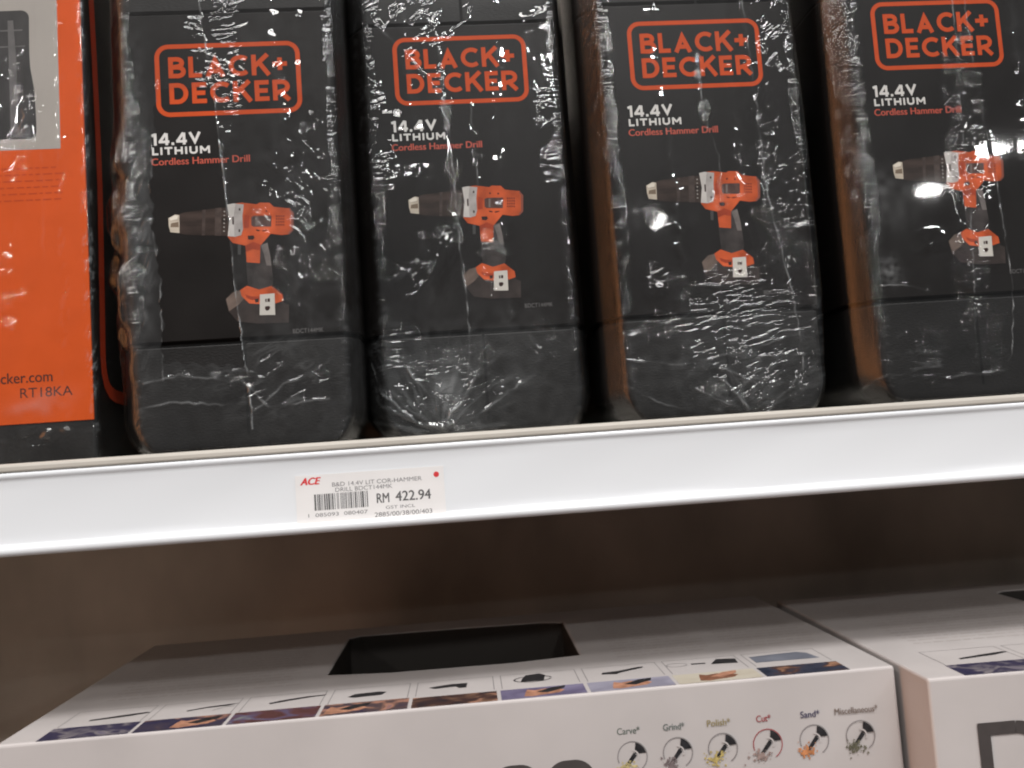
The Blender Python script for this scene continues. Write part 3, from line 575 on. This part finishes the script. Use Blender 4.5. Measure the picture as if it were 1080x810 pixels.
        bmesh.ops.delete(bm, geom=kill, context='FACES'); bm.to_mesh(o.data); bm.free()
    return o
for i in (1, 2, 3, 4): film(cases[i], i, 100 * i)
for i in (1, 2, 3, 4): lower_origin(cases[i], 5)

# ------------------------------------------------------------------ orange rotary tool kit at the left
KIT_ORANGE = mat('kit_orange_card', (.57, .079, .0095), .45, .15, var=.05, vscale=60)
KIT_GREY = mat('kit_grey_card', (.32, .295, .27), .45, .4, var=.04, vscale=40)
KIT_BLACK = mat('kit_black_plastic', (.012, .0115, .011), .4, .5, var=.3, vscale=60, bump=.25, bscale=700)
KIT_PIPE = mat('kit_orange_stripe', (.55, .055, .016), .42, .4, var=.1, vscale=100)
KIT_INK = mat('kit_dark_ink', (.075, .016, .008), .5, .3)
KIT_FAINT = mat('kit_faint_ink', (.44, .054, .010), .5, .15)
KIT_TOOL = mat('print_tool_black', (.02, .018, .018), .4, .4, var=.5, vscale=120, stretch=(1, 1, .3))
KIT_TOOL2 = mat('print_tool_grey', (.09, .085, .085), .4, .4, var=.3, vscale=120)
kit = empty('rotary_tool_kit', (-157.5, 15, 8), 'black kit with a bright orange front card, orange side stripe and grey tool picture', 'tool kit')
mb = MB(); mb.box(-170, 0, 0, 95, -5, 300, KIT_BLACK); kb = mb.build('kit_body', kit, bevel=2.2)
mb = MB(); mb.box(-168, -.9, -.5, .6, 17.6, 285, KIT_ORANGE); oc = mb.build('front_card', kit, bevel=.3)
kf = on_front(-.5)
mb = MB(); mb.add([kf(u, v, .06) for u, v in ((-166, 144.6), (-11.6, 144.0), (-10.9, 280), (-166, 280))], [(0, 1, 2, 3)], KIT_GREY); gp = mb.build('picture_panel', oc)
mb = MB()
put_poly(mb, [(-80, 210)] + arc(-27.5, 207.2, 3.6, 3.6, 90, 0, 6) + [(-24.2, 190), (-24.0, 183), (-22.4, 172), (-22.0, 158)] + arc(-25.5, 152.5, 3.4, 3.4, 0, -90, 6) + [(-80, 149.5)], KIT_TOOL, kf, .1)
put_poly(mb, [(-33.5, 206), (-31, 206), (-30, 186), (-30.2, 153), (-33.5, 152)], KIT_TOOL2, kf, .13)
put_poly(mb, [(-80, 201), (-27, 201.6), (-27, 200.9), (-80, 200.2)], KIT_TOOL2, kf, .14)
put_poly(mb, [(-80, 193), (-26, 193.8), (-26, 193.2), (-80, 192.3)], KIT_TOOL2, kf, .14)
mb.build('tool_picture', gp)
mb = MB()
put_text(mb, 'www.blackanddecker.com', -83, -18.4, 36.2, 41.0, KIT_INK, kf, .06, bold=.008)
put_text(mb, 'RT18KA', -32.6, -9.8, 29.4, 33.8, KIT_INK, kf, .06)
mb.build('card_print', oc)
mb = MB()
for r_ in range(6):
    rr = random.Random(r_); x = -75
    while x < -14:
        w_ = rr.uniform(1.5, 4.5); put_poly(mb, [(x, 120 + r_ * 3), (x + w_, 120 + r_ * 3), (x + w_, 120.6 + r_ * 3), (x, 120.6 + r_ * 3)], KIT_FAINT, kf, .06); x += w_ + 1.1
mb.build('small_print', oc)
mb = MB()
sf = lambda u, v, d: (d, u, v)
stripe = [(10.2, 290), (10.4, 222), (11.6, 194), (12.8, 152), (13.0, 129), (11.0, 80), (9.4, 47)] + [(10.2, 40), (12.6, 34.6), (17, 31.2), (23, 29.6), (32, 29.0), (80, 28.6)]
P3 = np.array(stripe)
ribbon(mb, stripe, 6.2, KIT_PIPE, sf, .25)
mb.build('stripe_and_glint', kit); mb = MB()
ribbon(mb, [(60, 288), (46, 262), (42, 252), (48, 246), (80, 243)], 3.0, KIT_PIPE, sf, .25)  # short ribbon draws a reddish glint as orange colour
mb.build('stripe_and_glint', kit)
kz = np.concatenate([np.arange(-4.8, 226, .6), [240, 302]])
X, Y, Z_, A, nrm = case_rings(kz, .6, 0, pts=[(-45, 0), (-2.5, 0), (-1.0, .25), (-.2, 1.0), (.2, 2.5), (.2, 96), (-171, 96), (-171, 0), (-100, 0)], corner=.01, back=2)
f = Field(A, Z_, 901)
f.k *= .5; f.h *= .5
f.ticks(-1, 120, 2, 140, 80, 4, .9, .1, .3, .12, -.05); f.ticks(-12, 100, 2.5, 120, 75, 3.5, 1.0, .11, .04, .05, .08)
f.ticks(-30, 160, 9, 30, 70, 7, 2, .35, .06, .06); f.ticks(-38, 80, 9, 24, 10, 6, 1.6, .3, .03, .05, .1); f.ticks(-12, 165, 5, 25, 60, 5, 1.8, .13, .03, .03, .1)
f.crease([(-11.5, 230), (-12, 160), (-12.5, 140)], .3, .5, .25, side=1, reach=4, amp=.15)
f.crease([(-21, 225), (-20, 120), (-21, 70)], .12, 1.2, .02); f.bulge(-26, 155, 3, 16, 0, .9); f.bulge(-34, 90, 3, 14, 0, .6); f.bulge(-30, 27, 16, 6, 12, .6); f.haze(-26, 26, 14, 5, .06, 10)
f.crease([(-45, 11), (-28, 8), (-18, 15), (-8, 13)], .9, 1.6, .03, side=2, reach=5, amp=.1)
f.ticks(-25, 9, 30, 8, 12, 12, 3, .5, .02, .03)
off = np.clip(.85 + f.h, .65, None)
ring_mesh('shrink_wrap', X + nrm[None, :, 0] * off, Y + nrm[None, :, 1] * off, Z_, FILM, kit, {'milky': f.k, 'crinkle': f.c}, cap_top=True)
lower_origin(kit, 5)

# ------------------------------------------------------------------ white tool cartons on the lower shelf
CARD = mat('white_carton', (.455, .425, .415), .5, .4, var=.055, vscale=22, bump=.03, bscale=500)
CARD_EDGE = mat('carton_raw_edge', (.42, .34, .26), .8, .2)
INNER = mat('inner_board_with_shade', (.045, .04, .036), .8, .2)  # hole walls, colour darkened for the shade inside
HOLE = mat('hole_painted_shade', (.004, .0038, .0036), .8, .08, var=.3, vscale=40)  # near-black colour holds the shade inside the hand hole
TOP_GREY = mat('carton_faint_print', (.40, .36, .345), .5, .4, var=.1, vscale=200)
LINE = mat('carton_thin_line', (.2, .185, .185), .5, .3)
LOGO = mat('carton_logo_grey', (.06, .052, .05), .5, .3, var=.06, vscale=200)
TOOLP = mat('carton_tool_ink', (.024, .023, .025), .45, .3, var=.4, vscale=400)
CW, CD, CH = 399, 190, 113
def photo_mat(i, cs, scale):
    nm = 'carton_photo_%s' % 'abcdefghijk'[i]
    ma = bpy.data.materials.new(nm); ma.use_nodes = True; nt = ma.node_tree; N = nt.nodes; Lk = nt.links
    p = N['Principled BSDF']; p.inputs['Roughness'].default_value = .4
    tc = N.new('ShaderNodeTexCoord'); mp = N.new('ShaderNodeMapping'); mp.inputs['Location'].default_value = (i * .37, i * .21, 0); mp.inputs['Scale'].default_value = (1, 1.6, 1)
    Lk.new(tc.outputs['Object'], mp.inputs['Vector'])
    no = N.new('ShaderNodeTexNoise'); no.inputs['Scale'].default_value = scale; no.inputs['Detail'].default_value = 4; no.inputs['Distortion'].default_value = 1.2
    Lk.new(mp.outputs[0], no.inputs['Vector'])
    r = N.new('ShaderNodeValToRGB'); el = r.color_ramp.elements
    while len(el) < len(cs): el.new(.5)
    for e, (pos, c) in zip(el, cs): e.position = pos; e.color = tuple(c) + (1,)
    Lk.new(no.outputs['Fac'], r.inputs[0]); Lk.new(r.outputs[0], p.inputs['Base Color'])
    return ma
nv, vi, br_, sk, lg, gy = (.022, .022, .06), (.10, .085, .15), (.06, .032, .028), (.38, .19, .13), (.30, .29, .36), (.20, .18, .19)
PH = [photo_mat(0, [(.3, nv), (.5, (.04, .035, .07)), (.62, gy), (.7, vi)], 70), photo_mat(1, [(.35, nv), (.55, (.05, .04, .06)), (.68, sk)], 55),
      photo_mat(2, [(.3, br_), (.48, (.10, .04, .04)), (.62, vi), (.72, (.25, .27, .2))], 60), photo_mat(3, [(.3, nv), (.5, (.09, .06, .06)), (.6, sk), (.7, vi)], 50),
      photo_mat(4, [(.3, (.025, .02, .025)), (.5, br_), (.6, (.16, .09, .06)), (.7, sk)], 65), photo_mat(5, [(.3, vi), (.55, (.17, .15, .24)), (.72, (.22, .2, .3))], 40),
      photo_mat(6, [(.35, (.24, .23, .29)), (.6, lg), (.7, (.32, .31, .36))], 40), photo_mat(7, [(.35, (.44, .39, .31)), (.6, (.5, .46, .38))], 40),
      photo_mat(8, [(.3, (.015, .02, .035)), (.5, (.04, .045, .07)), (.62, br_), (.7, (.3, .16, .1))], 75)]
SKY_PH = photo_mat(9, [(.35, (.13, .14, .17)), (.6, (.2, .21, .25))], 40); SKIN = mat('print_skin', (.40, .2, .13), .4, .4, var=.35, vscale=300); SKIN2 = mat('print_skin_deep', (.2, .09, .055), .4, .4, var=.35, vscale=300)
ACC = {'Carve': ((.12, .14, .12), (.44, .37, .18)), 'Grind': ((.13, .15, .14), (.16, .13, .13)), 'Polish': ((.27, .22, .11), (.42, .33, .12)), 'Cut': ((.30, .05, .055), (.27, .20, .18)), 'Sand': ((.055, .05, .10), (.46, .19, .08)), 'Miscellaneous': ((.19, .15, .13), (.12, .115, .08))}
def make_carton(loc, label_, rotz):
    t = empty('tool_carton', loc, label_, 'carton', 'white tool cartons on the lower shelf', rotz)
    # body with a hand hole cut in its top
    hole = [(-268, 70), (-137, 68.5), (-134.5, 158), (-140, 165), (-262, 167), (-268, 160)]
    hole = [(-268.5, 73.5), (-235, 67.8), (-170, 66.2), (-136.0, 70.5), (-135.2, 157), (-150, 161.5), (-205, 164.5), (-262, 166), (-268.8, 161)]
    bm = bmesh.new()
    def mk(*p): return bm.verts.new([q * MM for q in p])
    dent = lambda x: .45 * math.sin(x * .021) + .25 * math.sin(x * .07 + 1)
    nx = 40; ft = [mk(-CW + CW * i / nx, 0 + dent(i * 9) * .6, CH) for i in range(nx + 1)]
    fb = [mk(-CW + CW * i / nx, 0, 0) for i in range(nx + 1)]
    bt0, bt1 = mk(-CW, CD, CH), mk(0, CD, CH); bb0, bb1 = mk(-CW, CD, 0), mk(0, CD, 0)
    for i in range(nx): bm.faces.new([fb[i], fb[i + 1], ft[i + 1], ft[i]])
    bm.faces.new([fb[-1], bb1, bt1, ft[-1]]); bm.faces.new([bb0, fb[0], ft[0], bt0]); bm.faces.new([bb1, bb0, bt0, bt1]); bm.faces.new(fb[::-1] + [bb0, bb1])
    hv = [mk(x, y, CH) for x, y in hole]
    outer = ft + [bt1, bt0]
    edges = []
    for lp in (outer, hv):
        for i in range(len(lp)):
            e = bm.edges.get((lp[i], lp[(i + 1) % len(lp)])) or bm.edges.new((lp[i], lp[(i + 1) % len(lp)])); edges.append(e)
    bmesh.ops.triangle_fill(bm, edges=edges, use_beauty=True)
    hb = [mk(x, y, CH - 26) for x, y in hole]
    for i in range(len(hv)): j = (i + 1) % len(hv); bm.faces.new([hv[i], hb[i], hb[j], hv[j]]).material_index = 1
    bm.normal_update(); bmesh.ops.recalc_face_normals(bm, faces=bm.faces)
    me = bpy.data.meshes.new('carton_body'); bm.to_mesh(me); bm.free(); me.materials.append(CARD); me.materials.append(INNER)
    b = bpy.data.objects.new('carton_body', me); col.objects.link(b); b.parent = t
    bv = b.modifiers.new('bevel', 'BEVEL'); bv.width = 1.3 * MM; bv.segments = 3; bv.limit_method = 'ANGLE'; bv.angle_limit = math.radians(50)
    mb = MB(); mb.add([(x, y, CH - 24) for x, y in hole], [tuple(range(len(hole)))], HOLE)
    mb.build('hole_shade_sheet', b)  # dark sheet closing the hole, drawn in place of its shade
    top = lambda u, v, d: (u, v, CH + .06 + d)
    fr = lambda u, v, d: (u, -.35 - d, CH + v)
    # photo strip along the front of the top, an icon cell above each photo
    icons = {0: [[(-370, 25), (-352, 28), (-344, 31), (-346, 32.5), (-356, 30.5), (-370, 27)]], 1: [[(-326, 27), (-318, 30), (-308, 31), (-304, 34), (-308, 33.6), (-318, 32), (-327, 28.4)]],
             2: [[(-288, 27), (-280, 30), (-270, 33), (-264, 34), (-263, 35.6), (-272, 35), (-280, 33), (-284, 31.6), (-289, 29)]], 3: [[(-252, 27.5), (-249, 31.5), (-238, 32.5), (-234, 31), (-236, 26.5), (-249, 25.6)]],
             4: [[(-214, 31), (-211, 28.5), (-201, 29.5), (-199.5, 26.5), (-196, 26.5), (-195.5, 34), (-203, 34.4), (-211, 32.4)]], 5: [[(-170, 27.5), (-159, 27), (-157.5, 36), (-160, 40), (-167, 38.5), (-169, 33)]],
             6: [[(-131, 28), (-124, 26.6), (-121, 29), (-110, 33.8), (-109, 36), (-112, 36), (-122, 32), (-130, 31)]], 7: [[(-77, 29.5), (-64, 28), (-63, 36), (-72, 38)], [(-86, 31.5), (-79, 31), (-79, 33), (-86, 33.6)]], 8: []}
    for c in range(9):
        x0 = -382.6 + c * 40.35 + .9; x1 = x0 + 38.6
        mb = MB()
        put_poly(mb, [(x0 - .3, .9), (x1 - .3, .9), (x1 - .3, 17.5 if c < 4 else 16.0), (x0 - .3, 17.5 if c < 4 else 16.0)], PH[c], top, .0)
        if c in (1, 3, 5, 6, 7):
            hx = {1: 22, 3: 8, 5: 17, 6: 17, 7: 17}[c]
            s_ = SKIN if c != 7 else SKIN2
            put_poly(mb, [(x0 + hx + a, 2.5 + b_) for a, b_ in ((-7, 1), (-3, 0), (3, 1.4), (9, 2.6), (12, 6), (9, 9), (3, 10.5), (-2, 9), (-5, 11), (-6, 7))], s_, top, .04)
            put_poly(mb, [(x0 + hx + a, 4.5 + b_) for a, b_ in ((-1, 4), (4, 2), (12, 7), (13, 11), (6, 9.5))], TOOLP if c != 7 else SKIN, top, .07)
        pic = mb.build('picture', t)
        mb = MB()
        for pts in icons[c]: put_poly(mb, pts, TOOLP, top, .02)
        if c == 8: put_poly(mb, [(-56, 25), (-25, 24.5), (-27, 35), (-31, 38.5), (-44, 37.5), (-56, 36)], SKY_PH, top, .02)
        if c == 5: ribbon(mb, arc(-164, 31, 9, 5, 0, 345, 16), .8, TOOLP, top, .03)
        if c == 7: ribbon(mb, arc(-93, 33, 5, 3.2, 0, 345, 16), .5, LINE, top, .02)
        if c == 1: ribbon(mb, [(-314, 25), (-310, 29), (-305, 30)], .5, LINE, top, .03)
        for xx in (x0 + .7, x1 - 1.3): ribbon(mb, [(xx, 18.6), (xx, 42)], .35, LINE, top, .01)
        ribbon(mb, [(x0 + .7, 42), (x1 - 1.3, 42)], .3, LINE, top, .015)
        mb.build('tool_icon', pic)
    for bx in (-375, -118, -58):   # faint blocks of small print at the back of the top
        mb = MB()
        for r_ in range(17):
            rr = random.Random(r_ + bx); x = bx; y = 58 + r_ * 6
            while x < bx + (88 if bx < -200 else 46):
                w_ = rr.uniform(2, 9); put_poly(mb, [(x, y), (x + w_, y), (x + w_, y + 1.5), (x, y + 1.5)], TOP_GREY, top, 0); x += w_ + 1.4
        mb.build('small_print', t)
    # big outlined word on the front, only the tops of it in view
    mb = MB(); lz0, lz1 = -72, -21.2
    def o_letter(pts, closed=True): ribbon(mb, pts, 5.0, LOGO, fr, .05, closed)
    def seg(pts, k_): ribbon(mb, pts, 5.4, LOGO, fr, .05 + .02 * k_)
    dx = 22 - CW; zt, zb = lz1 - 1.6, lz0
    seg([(dx + 14, zt), (dx, zt), (dx, zb), (dx + 14, zb)] + arc(dx + 14, zb + 11, 11, 11, -90, 0, 8) + arc(dx + 14, zt - 11, 11, 11, 0, 90, 8), 0)
    x = 58 - CW
    for ch in 'REMEL':
        w_ = 30 if ch != 'M' else 38
        z0, z1 = lz0 + 2.5, lz1 - 11
        if ch == 'R': seg([(x, z0), (x, z1)], 0); seg([(x, z1 - 2.5), (x + w_ - 9, z1 - 2.5)] + arc(x + w_ - 9, z1 - 12, 8, 9.5, 90, -90, 8) + [(x, z1 - 21.5)], 1); seg([(x + w_ - 14, z1 - 22), (x + w_ - 1, z0)], 2)
        if ch == 'E': seg([(x + w_ - 4, z1 - 2.5), (x, z1 - 2.5), (x, z0 + 2.5), (x + w_ - 4, z0 + 2.5)], 0); seg([(x, (z0 + z1) / 2), (x + w_ - 7, (z0 + z1) / 2)], 1)
        if ch == 'M': seg([(x, z0), (x, z1), (x + w_ / 2 - 3, z0 + 12), (x + w_ - 6, z1), (x + w_ - 6, z0)], 0)
        if ch == 'L': seg([(x, z1), (x, z0 + 2.5), (x + w_ - 4, z0 + 2.5)], 0)
        x += w_ + 2
    mb.build('brand_word', t)
    mb = MB()
    for x0 in (-187.5, -163.0):
        ribbon(mb, rrect(x0 + 2, x0 + 20, -62, -30.2, 7), 4.2, LOGO, fr, .05, True)
    ribbon(mb, [(-208, -31.6), (-199, -31.6)] + arc(-199, -38.5, 7, 7, 90, -90, 8) + [(-204, -45.6)], 4.2, LOGO, fr, .05); ribbon(mb, [(-204, -45.8), (-199, -45.8)] + arc(-199, -53.5, 7.6, 7.6, 90, -90, 8) + [(-208, -61.2)], 4.2, LOGO, fr, .07)
    mb.build('model_number', t)
    xs = [-123.9, -103.3, -82.8, -62.2, -40.7, -19.2]
    for (nm, (ci, cb)), cx in zip(ACC.items(), xs):
        ink = mat('carton_ink_' + nm.lower(), ci, .5, .3); dust = mat('carton_dust_' + nm.lower(), cb, .6, .3, var=.3, vscale=500)
        hw = {'Carve': 5.1, 'Grind': 4.8, 'Polish': 5.3, 'Cut': 3.3, 'Sand': 4.4, 'Miscellaneous': 10.0}[nm]
        cz = -29.2; mb = MB()
        put_text(mb, nm + '*', cx - 1.0 - hw, cx - 1.0 + hw, cz + 10.0, cz + 13.0, ink, fr, .05, bold=.009)
        ribbon(mb, arc(cx, cz, 6.6, 6.6, -60, 200, 26), .4, LINE if nm != 'Cut' else ink, fr, .05)
        put_poly(mb, [(cx + 1, cz + 1.2)] + arc(cx, cz, 6.3, 6.3, 12, 74, 8), TOOLP, fr, .06)
        put_poly(mb, [(cx - 3.6, cz - 3.6), (cx + .6, cz + 1.8), (cx + 2.0, cz + .4), (cx - 2.4, cz - 4.4)], TOOLP, fr, .08)
        ribbon(mb, arc(cx, cz, 2.8, 2.8, -30, 95, 8), .7, CARD, fr, .07)
        rr = random.Random(nm)
        for q in range(90):
            a = rr.uniform(0, 6.28); r_ = abs(rr.gauss(0, 2.3)); s_ = rr.uniform(.25, .9); px, pz = cx - 3.4 + r_ * math.cos(a) * 1.15, cz - 4.6 + r_ * math.sin(a) * .8
            a2 = rr.uniform(0, 6.28)
            put_poly(mb, [(px + s_ * math.cos(a2 + k_ * 2.1) * rr.uniform(.6, 1.3), pz + s_ * math.sin(a2 + k_ * 2.1)) for k_ in range(3)], dust, fr, .09 + q * .0006)
        mb.build('accessory_icon', t)
    return t
c1 = make_carton((197, 0, -225), 'white tool carton with a dark hand hole and six round accessory icons, below the label', math.radians(-1.1))
c2 = copy_tree(c1)
c2.location = ((199.0 + CW * math.cos(.04)) * MM, (-23.5 - CW * math.sin(.04)) * MM, -225 * MM); c2.rotation_euler[2] = -.04
c2['label'] = 'white tool carton cut off by the photo edge, pushed forward of the carton beside it'
